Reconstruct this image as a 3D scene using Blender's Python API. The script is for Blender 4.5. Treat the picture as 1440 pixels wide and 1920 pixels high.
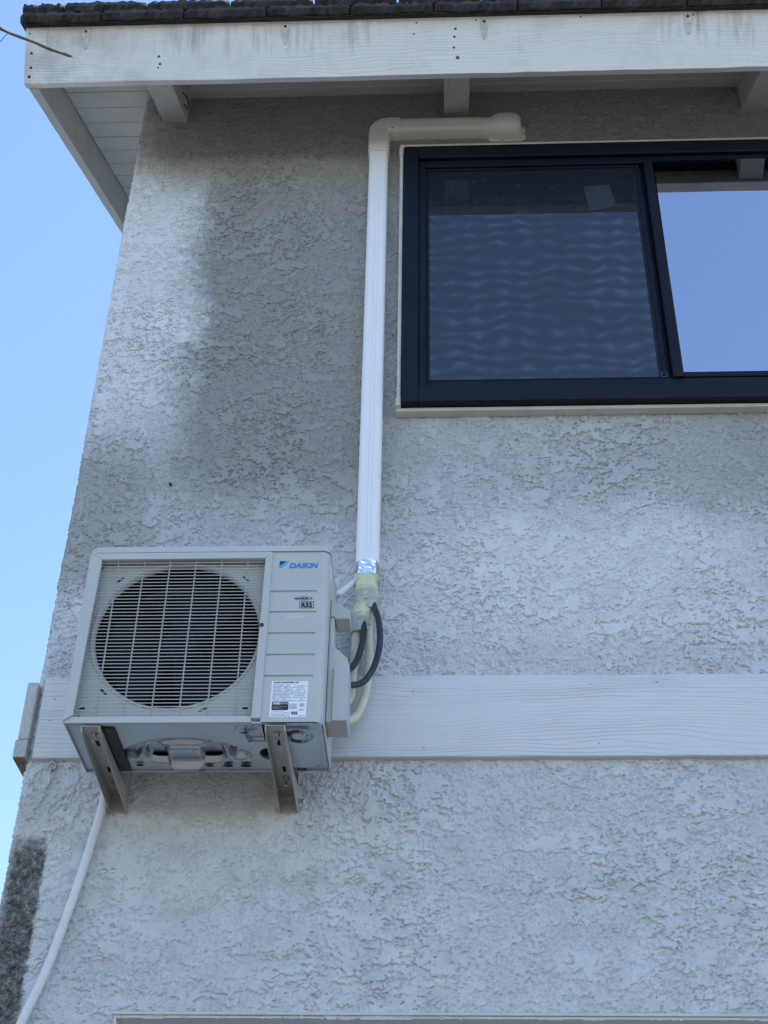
import bpy, bmesh, math, random
import numpy as np
from mathutils import Vector, Matrix
random.seed(7)
for o in list(bpy.data.objects): bpy.data.objects.remove(o)
scn = bpy.context.scene
COL = scn.collection
R = math.radians

# ------------------------------------------------------------------ camera
cd = bpy.data.cameras.new('camera'); cam = bpy.data.objects.new('camera', cd); COL.objects.link(cam)
rt = Vector((0.9990914460, 0.0395496962, 0.0158777824)); up = Vector((0.0107575820, -0.5945317057, 0.8040002023)); fw = Vector((-0.0412378088, 0.8030989182, 0.5944170007))
m = Matrix.Identity(4)
for i in range(3): m[i][0] = rt[i]; m[i][1] = up[i]; m[i][2] = -fw[i]
m.translation = (0, -3.62232, 1.6)
cam.matrix_world = m
cd.sensor_fit = 'VERTICAL'; cd.sensor_height = 24.0; cd.lens = 2663 / 1920 * 24.0; cd.clip_start = 0.05; cd.clip_end = 2000
scn.camera = cam
scn.render.resolution_x = 768; scn.render.resolution_y = 1024

# ------------------------------------------------------------------ sky and sun (sun stands behind the house)
SUN_EL, SUN_AZ = R(58), R(70)          # azimuth from +Y towards +X
w = bpy.data.worlds.new('World'); scn.world = w; w.use_nodes = True
nt = w.node_tree; nt.nodes.clear()
sky = nt.nodes.new('ShaderNodeTexSky'); sky.sky_type = 'NISHITA'; sky.sun_disc = False
sky.sun_elevation = SUN_EL; sky.sun_rotation = SUN_AZ; sky.air_density = 1.0; sky.dust_density = 0.15; sky.ozone_density = 0.6
bg = nt.nodes.new('ShaderNodeBackground'); bg.inputs['Strength'].default_value = 0.15
wo = nt.nodes.new('ShaderNodeOutputWorld')
tint = nt.nodes.new('ShaderNodeMix'); tint.data_type = 'RGBA'; tint.blend_type = 'MULTIPLY'; tint.inputs[0].default_value = 1.0; tint.inputs[7].default_value = (0.93, 0.985, 1.05, 1)
nt.links.new(sky.outputs[0], tint.inputs[6]); nt.links.new(tint.outputs[2], bg.inputs[0]); nt.links.new(bg.outputs[0], wo.inputs[0])
sd = bpy.data.lights.new('sun', 'SUN'); sd.energy = 3.5; sd.angle = R(0.53); sd.color = (1.0, 0.95, 0.87)
sun = bpy.data.objects.new('sun', sd); COL.objects.link(sun)
sdir = Vector((math.sin(SUN_AZ) * math.cos(SUN_EL), math.cos(SUN_AZ) * math.cos(SUN_EL), math.sin(SUN_EL)))
sun.rotation_euler = (-sdir).to_track_quat('-Z', 'Y').to_euler(); sun.location = sdir * 30
vs = scn.view_settings; vs.view_transform = 'Standard'; vs.look = 'None'; vs.gamma = 1.0; vs.exposure = 1.15
try: vs.use_curve_mapping = False
except Exception: pass

# ------------------------------------------------------------------ materials
MATS = {}
def nodes(name):
    mt = bpy.data.materials.new(name); mt.use_nodes = True
    t = mt.node_tree; b = t.nodes['Principled BSDF']; MATS[name] = mt
    return mt, t, b
def N(t, kind, **kw):
    n = t.nodes.new(kind)
    for k, v in kw.items():
        if k.startswith('i_'):
            key = k[2:]; n.inputs[int(key) if key.isdigit() else key.replace('_', ' ')].default_value = v
        else: setattr(n, k, v)
    return n
def noise(t, scale, detail=4, rough=0.55, vec=None, dist=0.0):
    n = N(t, 'ShaderNodeTexNoise'); n.inputs['Scale'].default_value = scale; n.inputs['Detail'].default_value = detail
    n.inputs['Roughness'].default_value = rough; n.inputs['Distortion'].default_value = dist
    if vec is not None: t.links.new(vec, n.inputs['Vector'])
    return n.outputs['Fac']
def ramp(t, fac, stops):
    r = N(t, 'ShaderNodeValToRGB'); e = r.color_ramp.elements
    while len(e) < len(stops): e.new(0.5)
    for el, (p, c) in zip(e, stops):
        el.position = p; el.color = c if len(c) == 4 else (*c, 1)
    t.links.new(fac, r.inputs[0]); return r.outputs[0]
def math_n(t, op, a, b=None, c=None, clamp=False):
    n = N(t, 'ShaderNodeMath', operation=op); n.use_clamp = clamp
    for i, v in enumerate((a, b, c)):
        if v is None: continue
        if isinstance(v, (int, float)): n.inputs[i].default_value = v
        else: t.links.new(v, n.inputs[i])
    return n.outputs[0]
def sstep(t, v, a, b):
    n = N(t, 'ShaderNodeMapRange', interpolation_type='SMOOTHSTEP'); n.inputs['From Min'].default_value = a; n.inputs['From Max'].default_value = b
    t.links.new(v, n.inputs['Value']); return n.outputs['Result']
def mixc(t, fac, a, b, mode='MIX'):
    n = N(t, 'ShaderNodeMix', data_type='RGBA', blend_type=mode)
    if isinstance(fac, (int, float)): n.inputs[0].default_value = fac
    else: t.links.new(fac, n.inputs[0])
    for i, v in ((6, a), (7, b)):
        if isinstance(v, tuple): n.inputs[i].default_value = v if len(v) == 4 else (*v, 1)
        else: t.links.new(v, n.inputs[i])
    return n.outputs[2]
def coord(t, scale=None, which='Object'):
    tc = N(t, 'ShaderNodeTexCoord').outputs[which]
    if scale is None: return tc
    mp = N(t, 'ShaderNodeMapping'); mp.inputs['Scale'].default_value = scale; t.links.new(tc, mp.inputs['Vector']); return mp.outputs[0]
def bump(t, b, height, strength, dist, normal=None):
    n = N(t, 'ShaderNodeBump'); n.inputs['Strength'].default_value = strength; n.inputs['Distance'].default_value = dist
    t.links.new(height, n.inputs['Height'])
    if normal is not None: t.links.new(normal, n.inputs['Normal'])
    t.links.new(n.outputs[0], b.inputs['Normal']); return n.outputs[0]

def simple(name, col, rough=0.5, metal=0.0, var=0.12, vscale=6.0, bs=0.0, bscale=200.0, spec=0.5):
    mt, t, b = nodes(name)
    v = coord(t)
    f = noise(t, vscale, 5, 0.6, v)
    lo = tuple(c * (1 - var) for c in col); hi = tuple(min(1, c * (1 + var)) for c in col)
    t.links.new(ramp(t, f, [(0.3, lo), (0.7, hi)]), b.inputs['Base Color'])
    b.inputs['Metallic'].default_value = metal; b.inputs['Specular IOR Level'].default_value = spec
    r = N(t, 'ShaderNodeMapRange'); r.inputs['To Min'].default_value = max(0, rough - 0.08); r.inputs['To Max'].default_value = min(1, rough + 0.08)
    t.links.new(noise(t, vscale * 3, 4, 0.6, v), r.inputs['Value']); t.links.new(r.outputs[0], b.inputs['Roughness'])
    if bs: bump(t, b, noise(t, bscale, 3, 0.6, v), bs, 0.001)
    return mt

# painted stucco: relief is in the mesh, the material only carries sand grain, old stains and some painted eave shade
def stucco():
    mt, t, b = nodes('stucco')
    v = coord(t); sep = N(t, 'ShaderNodeSeparateXYZ'); t.links.new(v, sep.inputs[0]); X, Y, Z = sep.outputs
    big = noise(t, 1.6, 4, 0.6, v); mid = noise(t, 9, 5, 0.65, v)
    wob = math_n(t, 'ADD', math_n(t, 'MULTIPLY', math_n(t, 'SUBTRACT', noise(t, 3.2, 5, 0.6, v), 0.5), 0.34), math_n(t, 'MULTIPLY', math_n(t, 'SUBTRACT', noise(t, 38, 4, 0.7, v), 0.5), 0.22))
    base = ramp(t, mid, [(0.3, (0.56, 0.56, 0.565)), (0.5, (0.63, 0.635, 0.645)), (0.72, (0.71, 0.715, 0.73))])
    xw = math_n(t, 'ADD', X, wob); zw = math_n(t, 'ADD', Z, wob)
    # repainted lighter strip along the corner
    f5 = math_n(t, 'MULTIPLY', sstep(t, xw, -0.80, -0.97), math_n(t, 'MULTIPLY', sstep(t, zw, 4.5, 5.0), sstep(t, zw, 6.0, 5.75)))
    base = mixc(t, math_n(t, 'MULTIPLY', f5, 0.8), base, (0.80, 0.81, 0.82))
    f6 = math_n(t, 'MULTIPLY', math_n(t, 'MULTIPLY', sstep(t, xw, -0.15, 0.1), sstep(t, xw, 1.15, 0.7)), math_n(t, 'MULTIPLY', sstep(t, zw, 3.72, 3.9), sstep(t, zw, 4.35, 4.15)))
    base = mixc(t, math_n(t, 'MULTIPLY', f6, 0.55), base, (0.78, 0.79, 0.80))
    # weathered grey field between the corner and the line cover with eave shade painted in, old paint edge on its left
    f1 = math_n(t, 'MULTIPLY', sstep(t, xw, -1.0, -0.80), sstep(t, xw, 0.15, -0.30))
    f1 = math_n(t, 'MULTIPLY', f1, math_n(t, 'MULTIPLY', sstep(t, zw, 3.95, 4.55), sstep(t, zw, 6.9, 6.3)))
    f2 = math_n(t, 'MULTIPLY', sstep(t, zw, 5.70, 6.0), sstep(t, xw, -1.25, -1.05))  # wall top: grime plus the eave's shade put into the colour
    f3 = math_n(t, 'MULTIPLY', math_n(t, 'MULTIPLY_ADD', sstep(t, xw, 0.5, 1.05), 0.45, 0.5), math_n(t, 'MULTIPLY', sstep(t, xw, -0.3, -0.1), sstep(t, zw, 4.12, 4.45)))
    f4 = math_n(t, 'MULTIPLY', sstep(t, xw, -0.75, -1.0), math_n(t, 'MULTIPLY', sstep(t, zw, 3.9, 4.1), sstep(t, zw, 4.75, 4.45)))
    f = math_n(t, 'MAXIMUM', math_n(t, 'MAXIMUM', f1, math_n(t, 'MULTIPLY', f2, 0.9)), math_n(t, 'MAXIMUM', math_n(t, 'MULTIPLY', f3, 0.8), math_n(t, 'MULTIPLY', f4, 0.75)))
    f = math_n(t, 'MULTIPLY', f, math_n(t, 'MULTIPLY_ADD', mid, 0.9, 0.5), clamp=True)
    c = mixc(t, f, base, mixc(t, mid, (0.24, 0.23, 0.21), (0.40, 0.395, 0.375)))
    # big soft blotches
    c = mixc(t, math_n(t, 'MULTIPLY', sstep(t, big, 0.5, 0.75), 0.2), c, (0.46, 0.455, 0.44))
    # bare, mouldy strip at the lower corner with a straight paint edge
    edge = math_n(t, 'ADD', X, math_n(t, 'MULTIPLY', math_n(t, 'SUBTRACT', noise(t, 45, 5, 0.75, v), 0.5), 0.035))
    ztop = math_n(t, 'ADD', Z, math_n(t, 'MULTIPLY', math_n(t, 'SUBTRACT', noise(t, 14, 4, 0.6, v), 0.5), 0.14))
    g = math_n(t, 'MULTIPLY', sstep(t, edge, -1.083, -1.095), sstep(t, ztop, 3.19, 3.13))
    gx = math_n(t, 'MULTIPLY', g, sstep(t, edge, -1.205, -1.165))
    mould = ramp(t, noise(t, 48, 8, 0.85, v), [(0.40, (0.012, 0.011, 0.009)), (0.47, (0.085, 0.08, 0.068)), (0.54, (0.17, 0.16, 0.145)), (0.64, (0.40, 0.395, 0.38))])
    c = mixc(t, math_n(t, 'MULTIPLY', gx, 0.92), c, mould)
    t.links.new(c, b.inputs['Base Color']); b.inputs['Roughness'].default_value = 0.93; b.inputs['Specular IOR Level'].default_value = 0.25
    grain = math_n(t, 'ADD', math_n(t, 'MULTIPLY', noise(t, 330, 2, 0.7, v), 0.6), noise(t, 140, 3, 0.6, v))
    bump(t, b, grain, 1.0, 0.0035)
    return mt
stucco()

def painted_wood(name, col, axis, dirt=0.25, streak=0.0, relief=0.8):
    mt, t, b = nodes(name)
    sc = {'X': (1.2, 14, 14), 'Y': (14, 1.2, 14)}[axis]
    v = coord(t, sc); v0 = coord(t)
    sepw = N(t, 'ShaderNodeSeparateXYZ'); t.links.new(v0, sepw.inputs[0])
    vl = coord(t, {'X': (0.9, 4.5, 4.5), 'Y': (4.5, 0.9, 4.5)}[axis]); across = sepw.outputs[2 if axis == 'X' else 0]
    ph = math_n(t, 'ADD', math_n(t, 'MULTIPLY', across, 520), math_n(t, 'MULTIPLY', noise(t, 1.0, 3, 0.5, vl), 95))
    rings_ = math_n(t, 'POWER', math_n(t, 'MULTIPLY_ADD', math_n(t, 'SINE', ph), 0.5, 0.5), 3.0)
    rings_ = math_n(t, 'MULTIPLY', rings_, sstep(t, noise(t, 1.3, 3, 0.6, vl), 0.35, 0.65))
    f = noise(t, 7, 5, 0.65, v0)
    c = mixc(t, math_n(t, 'MULTIPLY', sstep(t, f, 0.45, 0.75), dirt), tuple(col), tuple(x * 0.62 for x in col))
    fine = noise(t, 3.5, 4, 0.7, v)
    c = mixc(t, math_n(t, 'MULTIPLY', sstep(t, fine, 0.52, 0.8), 0.35), c, tuple(x * 0.7 for x in col))
    if streak:   # dirt that has run down from the roof edge
        vs_ = coord(t, (34, 3, 3)); s1 = noise(t, 1.0, 5, 0.7, vs_); s2 = noise(t, 2.2, 3, 0.6, v0)
        sep = N(t, 'ShaderNodeSeparateXYZ'); t.links.new(v0, sep.inputs[0])
        k = math_n(t, 'MULTIPLY', sstep(t, s1, 0.47, 0.7), sstep(t, s2, 0.38, 0.62)); k = math_n(t, 'MULTIPLY', k, sstep(t, sep.outputs[2], 6.07, 6.16))
        c = mixc(t, math_n(t, 'MULTIPLY', k, streak), c, (0.26, 0.255, 0.25))
        left = sstep(t, sep.outputs[0], -0.75, -1.5)
        c = mixc(t, math_n(t, 'MULTIPLY', math_n(t, 'MULTIPLY', left, sstep(t, f, 0.3, 0.6)), 0.45), c, (0.40, 0.40, 0.38))
    t.links.new(c, b.inputs['Base Color']); b.inputs['Roughness'].default_value = 0.7; b.inputs['Specular IOR Level'].default_value = 0.3
    h = math_n(t, 'ADD', math_n(t, 'MULTIPLY', rings_, -0.8), math_n(t, 'MULTIPLY', noise(t, 4, 6, 0.75, v), 1.1))
    bump(t, b, h, relief, 0.0030)
    return mt
painted_wood('band_paint', (0.68, 0.685, 0.69), 'X', 0.12)
painted_wood('fascia_paint', (0.82, 0.815, 0.80), 'X', 0.35, 0.6, 0.4)
painted_wood('trim_wood', (0.56, 0.55, 0.52), 'Y', 0.35)
painted_wood('rafter_paint', (0.56, 0.555, 0.53), 'Y', 0.3)
simple('soffit_paint', (0.62, 0.61, 0.58), 0.7, var=0.1, vscale=4, bs=0.15, bscale=60)
simple('hanger_paint', (0.60, 0.59, 0.57), 0.7, var=0.25, vscale=40)
simple('end_grain', (0.24, 0.17, 0.12), 0.85, var=0.35, vscale=30, bs=0.4, bscale=150)
simple('tile', (0.036, 0.036, 0.038), 0.9, var=0.7, vscale=14, bs=0.9, bscale=70)
simple('felt', (0.04, 0.037, 0.034), 0.9, var=0.4, vscale=25, bs=0.3)
simple('concrete', (0.13, 0.118, 0.10), 0.9, var=0.2, vscale=1.2, bs=0.3, bscale=90)
simple('ac_paint', (0.50, 0.50, 0.475), 0.42, var=0.04, vscale=5)
simple('ac_plastic', (0.48, 0.48, 0.45), 0.5, var=0.05, vscale=7, bs=0.08, bscale=600)
simple('grille_paint', (0.52, 0.51, 0.48), 0.4, var=0.05)
simple('fan_black', (0.006, 0.007, 0.012), 0.5, var=0.2, spec=0.1)
simple('coil_dark', (0.006, 0.006, 0.007), 0.9, var=0.3, spec=0.05)
simple('galvanised', (0.47, 0.50, 0.54), 0.30, metal=0.9, var=0.08, vscale=7)
simple('bracket_paint', (0.46, 0.44, 0.40), 0.42, metal=0.25, var=0.08, vscale=9)
simple('steel', (0.55, 0.53, 0.50), 0.35, metal=0.9, var=0.2, vscale=60)
simple('rust', (0.20, 0.11, 0.05), 0.8, metal=0.2, var=0.4, vscale=80)
simple('dark_metal', (0.05, 0.05, 0.052), 0.6, metal=0.4, var=0.3, vscale=60)
simple('hole_black', (0.006, 0.006, 0.007), 0.9)
simple('duct_white', (0.84, 0.83, 0.85), 0.4, var=0.03, vscale=4)
simple('duct_ivory', (0.75, 0.73, 0.68), 0.4, var=0.04, vscale=5)
simple('rubber_black', (0.022, 0.027, 0.04), 0.45, var=0.15, vscale=20)
simple('pipe_ivory', (0.66, 0.62, 0.44), 0.55, var=0.12, vscale=25, bs=0.3, bscale=120)
simple('tape', (0.62, 0.58, 0.36), 0.35, var=0.2, vscale=40, bs=0.9, bscale=45)
simple('tape_grey', (0.42, 0.44, 0.36), 0.3, var=0.2, vscale=40, bs=0.9, bscale=45)
simple('foil', (0.85, 0.88, 0.92), 0.18, metal=1.0, var=0.08, vscale=50, bs=0.8, bscale=45)
simple('hose_white', (0.70, 0.70, 0.70), 0.5, var=0.06, vscale=9)
simple('frame_black', (0.006, 0.009, 0.018), 0.5, var=0.25, vscale=5, spec=0.2)
simple('bead_white', (0.58, 0.56, 0.50), 0.6, var=0.1, vscale=12)
simple('twig_bark', (0.16, 0.11, 0.075), 0.85, var=0.35, vscale=60, bs=0.6, bscale=150)
simple('paper', (0.82, 0.84, 0.86), 0.4, var=0.02)
simple('print_grey', (0.30, 0.34, 0.42), 0.5, var=0.05)
simple('print_black', (0.012, 0.013, 0.016), 0.5)
simple('logo_blue', (0.02, 0.22, 0.62), 0.4, var=0.03)
simple('logo_cyan', (0.03, 0.38, 0.80), 0.4, var=0.03)
simple('logo_navy', (0.01, 0.045, 0.12), 0.4, var=0.03)
simple('room_dark', (0.045, 0.05, 0.05), 0.9, var=0.3, vscale=2)
simple('sticker_grey', (0.05, 0.065, 0.065), 0.7, var=0.1)
simple('door_paint', (0.45, 0.45, 0.44), 0.6, var=0.06)

def glass(name, ior, tint, ripple=False):
    mt, t, b = nodes(name); t.nodes.remove(b); out = [n for n in t.nodes if n.type == 'OUTPUT_MATERIAL'][0]
    tr = N(t, 'ShaderNodeBsdfTransparent'); tr.inputs[0].default_value = (*tint, 1)
    gl = N(t, 'ShaderNodeBsdfGlossy'); gl.inputs['Color'].default_value = (0.88, 0.91, 1, 1); gl.inputs['Roughness'].default_value = 0.004
    fr = N(t, 'ShaderNodeFresnel'); fr.inputs['IOR'].default_value = ior
    mx = N(t, 'ShaderNodeMixShader'); 
    fac = fr.outputs[0]
    if ripple:      # interference of the insect screen with its own mirror image
        v = coord(t); wv = N(t, 'ShaderNodeTexWave', wave_type='BANDS', bands_direction='Z', wave_profile='SIN'); t.links.new(v, wv.inputs['Vector'])
        wv.inputs['Scale'].default_value = 5.2; wv.inputs['Distortion'].default_value = 9.0; wv.inputs['Detail'].default_value = 4; wv.inputs['Detail Scale'].default_value = 1.1; wv.inputs['Detail Roughness'].default_value = 0.6
        w2 = N(t, 'ShaderNodeTexWave', wave_type='BANDS', bands_direction='X', wave_profile='SIN'); t.links.new(v, w2.inputs['Vector'])
        w2.inputs['Scale'].default_value = 3.6; w2.inputs['Distortion'].default_value = 6; w2.inputs['Detail'].default_value = 3
        k = math_n(t, 'MULTIPLY', math_n(t, 'POWER', wv.outputs['Fac'], 2.2), math_n(t, 'MULTIPLY_ADD', w2.outputs['Fac'], 0.7, 0.25))
        k = math_n(t, 'MULTIPLY', k, sstep(t, noise(t, 4, 3, 0.6, v), 0.25, 0.6))
        fac = math_n(t, 'MULTIPLY', fac, math_n(t, 'MULTIPLY_ADD', k, 0.45, 0.48))
    t.links.new(fac, mx.inputs[0]); t.links.new(tr.outputs[0], mx.inputs[1]); t.links.new(gl.outputs[0], mx.inputs[2]); t.links.new(mx.outputs[0], out.inputs[0])
    bp = N(t, 'ShaderNodeBump'); bp.inputs['Strength'].default_value = 0.03; bp.inputs['Distance'].default_value = 0.01
    t.links.new(noise(t, 2.5, 2, 0.5, coord(t)), bp.inputs['Height']); t.links.new(bp.outputs[0], gl.inputs['Normal'])
    return mt
glass('glass_coated', 7.5, (0.35, 0.40, 0.42))
glass('glass_plain', 4.6, (0.45, 0.5, 0.52), True)
def screen():
    mt, t, b = nodes('screen_mesh'); out = [n for n in t.nodes if n.type == 'OUTPUT_MATERIAL'][0]
    b.inputs['Base Color'].default_value = (0.022, 0.028, 0.045, 1); b.inputs['Roughness'].default_value = 0.6
    tr = N(t, 'ShaderNodeBsdfTransparent')
    fac = math_n(t, 'MULTIPLY_ADD', noise(t, 5, 3, 0.6, coord(t)), 0.08, 0.36)
    mx = N(t, 'ShaderNodeMixShader'); t.links.new(fac, mx.inputs[0]); t.links.new(tr.outputs[0], mx.inputs[1]); t.links.new(b.outputs[0], mx.inputs[2]); t.links.new(mx.outputs[0], out.inputs[0])
screen()

# ------------------------------------------------------------------ helpers
def thing(name, label, cat, loc=(0, 0, 0), group=None):
    o = bpy.data.objects.new(name, None); COL.objects.link(o); o.location = loc; o.empty_display_size = 0.1
    tag(o, label, cat, group); return o
def tag(o, label, cat, group=None):
    o['label'] = label; o['category'] = cat
    if group: o['group'] = group
    return o
class MB:
    def __init__(s): s.v = []; s.f = []
    def add(s, vs, fs):
        k = len(s.v); s.v += [tuple(p) for p in vs]; s.f += [tuple(i + k for i in f) for f in fs]; return s
    def box(s, a, b):
        (x0, y0, z0), (x1, y1, z1) = a, b
        return s.add([(x0, y0, z0), (x1, y0, z0), (x1, y1, z0), (x0, y1, z0), (x0, y0, z1), (x1, y0, z1), (x1, y1, z1), (x0, y1, z1)],
                     [(0, 3, 2, 1), (4, 5, 6, 7), (0, 1, 5, 4), (1, 2, 6, 5), (2, 3, 7, 6), (3, 0, 4, 7)])
    def prism(s, poly, axis, lo, hi):
        n = len(poly)
        def P(p, q): return {'x': (q, p[0], p[1]), 'y': (p[0], q, p[1]), 'z': (p[0], p[1], q)}[axis]
        vs = [P(p, lo) for p in poly] + [P(p, hi) for p in poly]
        fs = [tuple(range(n - 1, -1, -1)), tuple(range(n, 2 * n))] + [(i, (i + 1) % n, n + (i + 1) % n, n + i) for i in range(n)]
        return s.add(vs, fs)
    def loft(s, rings, cap=True):
        n = len(rings[0]); vs = [p for r in rings for p in r]; fs = []
        for a in range(len(rings) - 1):
            for i in range(n): fs.append((a * n + i, a * n + (i + 1) % n, (a + 1) * n + (i + 1) % n, (a + 1) * n + i))
        if cap: fs += [tuple(range(n - 1, -1, -1)), tuple(range((len(rings) - 1) * n, len(rings) * n))]
        return s.add(vs, fs)
    def tube(s, pts, r, n=12, cap=True, sub=6, flat=1.0):
        P = catmull([Vector(p) for p in pts], sub) if len(pts) > 2 else [Vector(p) for p in pts]
        L = len(P); rad = r if callable(r) else (lambda u: r)
        tg = [(P[min(i + 1, L - 1)] - P[max(i - 1, 0)]).normalized() for i in range(L)]
        ref = Vector((0, 1, 0)) if abs(tg[0].y) < 0.9 else Vector((1, 0, 0))
        rings = []
        nrm = (ref - tg[0] * ref.dot(tg[0])).normalized()
        for i in range(L):
            nrm = (nrm - tg[i] * nrm.dot(tg[i])).normalized(); bn = tg[i].cross(nrm); q = rad(i / max(1, L - 1))
            rings.append([tuple(P[i] + nrm * (q * flat * math.cos(2 * math.pi * k / n)) + bn * (q * math.sin(2 * math.pi * k / n))) for k in range(n)])
        return s.loft(rings, cap)
    def disc(s, c, r, axis, n=20, r2=None, flip=False):
        r2 = r2 or r; ps = []
        for k in range(n):
            a = 2 * math.pi * k / n; u, q = r * math.cos(a), r2 * math.sin(a)
            ps.append({'y': (c[0] + u, c[1], c[2] + q), 'z': (c[0] + u, c[1] + q, c[2]), 'x': (c[0], c[1] + u, c[2] + q)}[axis])
        return s.add(ps, [tuple(range(n)) if not flip else tuple(range(n - 1, -1, -1))])
    def build(s, name, mat, parent=None, smooth=False, bevel=0, seg=2):
        me = bpy.data.meshes.new(name); me.from_pydata(s.v, [], s.f); me.update()
        bm = bmesh.new(); bm.from_mesh(me); bmesh.ops.recalc_face_normals(bm, faces=bm.faces); bm.to_mesh(me); bm.free()
        return link(name, me, mat, parent, smooth, bevel, seg)
def link(name, me, mat, parent=None, smooth=False, bevel=0, seg=2):
    o = bpy.data.objects.new(name, me); COL.objects.link(o)
    if mat and not me.materials: me.materials.append(MATS[mat])
    if smooth:
        for p in me.polygons: p.use_smooth = True
        if smooth != 'all':
            try: me.set_sharp_from_angle(angle=R(40))
            except Exception: pass
    if parent is not None: o.parent = parent
    if bevel:
        b = o.modifiers.new('bevel', 'BEVEL'); b.width = bevel; b.segments = seg; b.limit_method = 'ANGLE'; b.angle_limit = R(40)
    return o
def catmull(P, sub):
    out = []
    for i in range(len(P) - 1):
        a, b, c, d = P[max(i - 1, 0)], P[i], P[i + 1], P[min(i + 2, len(P) - 1)]
        for k in range(sub):
            t = k / sub
            out.append(0.5 * ((2 * b) + (c - a) * t + (2 * a - 5 * b + 4 * c - d) * t * t + (3 * b - a - 3 * c + d) * t ** 3))
    out.append(P[-1]); return out
def box(name, a, b, mat, parent=None, bevel=0.0015): return MB().box(a, b).build(name, mat, parent, bevel=bevel)
def grid_mesh(name, V, nx, ny, keep=None):
    V = np.asarray(V, dtype=np.float32).reshape(-1, 3)
    i = np.arange(nx - 1); j = np.arange(ny - 1); I, J = np.meshgrid(i, j, indexing='xy')
    a = J * nx + I; q = np.stack([a, a + 1, a + nx + 1, a + nx], -1).reshape(-1, 4)
    if keep is not None: q = q[keep.reshape(-1)]
    used = np.zeros(len(V), bool); used[q.reshape(-1)] = True; mp = np.cumsum(used) - 1; V = V[used]; q = mp[q].astype(np.int32)
    me = bpy.data.meshes.new(name); me.vertices.add(len(V)); me.vertices.foreach_set('co', V.reshape(-1))
    me.loops.add(q.size); me.loops.foreach_set('vertex_index', q.reshape(-1)); me.polygons.add(len(q))
    me.polygons.foreach_set('loop_start', np.arange(0, q.size, 4, dtype=np.int32)); me.polygons.foreach_set('loop_total', np.full(len(q), 4, np.int32))
    me.polygons.foreach_set('use_smooth', np.ones(len(q), bool)); me.update(calc_edges=True); me.validate(); return me

# numpy gradient noise
def gnoise(x, y, seed):
    rs = np.random.RandomState(seed); perm = rs.permutation(512); ang = rs.rand(512) * 2 * np.pi; gx, gy = np.cos(ang), np.sin(ang)
    xi = np.floor(x).astype(np.int64); yi = np.floor(y).astype(np.int64); xf = x - xi; yf = y - yi
    def g(ix, iy, dx, dy):
        h = perm[(perm[ix & 511] + iy) & 511]; return gx[h] * dx + gy[h] * dy
    u = xf * xf * xf * (xf * (xf * 6 - 15) + 10); v = yf * yf * yf * (yf * (yf * 6 - 15) + 10)
    a = g(xi, yi, xf, yf); b = g(xi + 1, yi, xf - 1, yf); c = g(xi, yi + 1, xf, yf - 1); d = g(xi + 1, yi + 1, xf - 1, yf - 1)
    return (a + u * (b - a)) * (1 - v) + (c + u * (d - c)) * v
def fbm(x, y, seed, o=4, gain=0.55):
    s = 0; a = 1; n = 0
    for k in range(o): s = s + a * gnoise(x * 2 ** k, y * 2 ** k, seed + k); n += a; a *= gain
    return s / n
def smooth(a, b, x):
    t = np.clip((x - a) / (b - a), 0, 1); return t * t * (3 - 2 * t)
def lace(x, z, sag=False):
    """relief of a knocked-down lace stucco coat in metres"""
    wx = x + 0.016 * fbm(x * 30, z * 30, 3, 3); wz = z + 0.016 * fbm(x * 30, z * 30, 9, 3)
    sk = 0.35 * fbm(x * 0.9, z * 0.9, 55, 2); wz2 = wz + sk * x
    n1 = fbm(wx * 11.5, wz2 * 15.0, 21, 6, 0.74); n2 = fbm(wx * 31 + 7, wz2 * 40, 41, 4, 0.72); n3 = fbm(wx * 45, wz * 60, 131, 3, 0.65)
    dens = 0.26 * fbm(x * 2.8, z * 2.8, 77, 3); amp = 0.85 + 0.55 * smooth(-0.25, 0.3, fbm(x * 2.1 + 5, z * 2.1, 99, 3))
    p1 = smooth(0.060, 0.066, n1 + dens); p2 = smooth(0.11, 0.12, n2 + 0.8 * dens); p3 = smooth(0.02, 0.04, n3 + 0.4 * n1)
    grain = gnoise(x * 165, z * 165, 61) + 0.5 * gnoise(x * 95, z * 95, 62); lump = fbm(x * 34, z * 38, 67, 3)
    top = np.maximum(p1, 0.8 * p2)
    h = amp * (0.0036 * p1 + 0.0030 * p2 * (1 - 0.6 * p1)) + (1 - 0.93 * top) * (0.0056 * grain + 0.0016 * lump + 0.0022 * p3) + 0.003 * fbm(x * 1.1, z * 1.1, 88, 2)
    return (h, amp * (0.0026 * p1 + 0.0020 * p2 * (1 - 0.55 * p1))) if sag else h       # flattened lips sag downwards

# ------------------------------------------------------------------ ground
gm = MB(); gm.add([(-400, -400, 0), (400, -400, 0), (400, 400, 0), (-400, 400, 0)], [(0, 1, 2, 3)])
g = gm.build('ground', 'concrete'); g['kind'] = 'structure'; g['label'] = 'pale concrete ground in front of the house'

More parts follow.
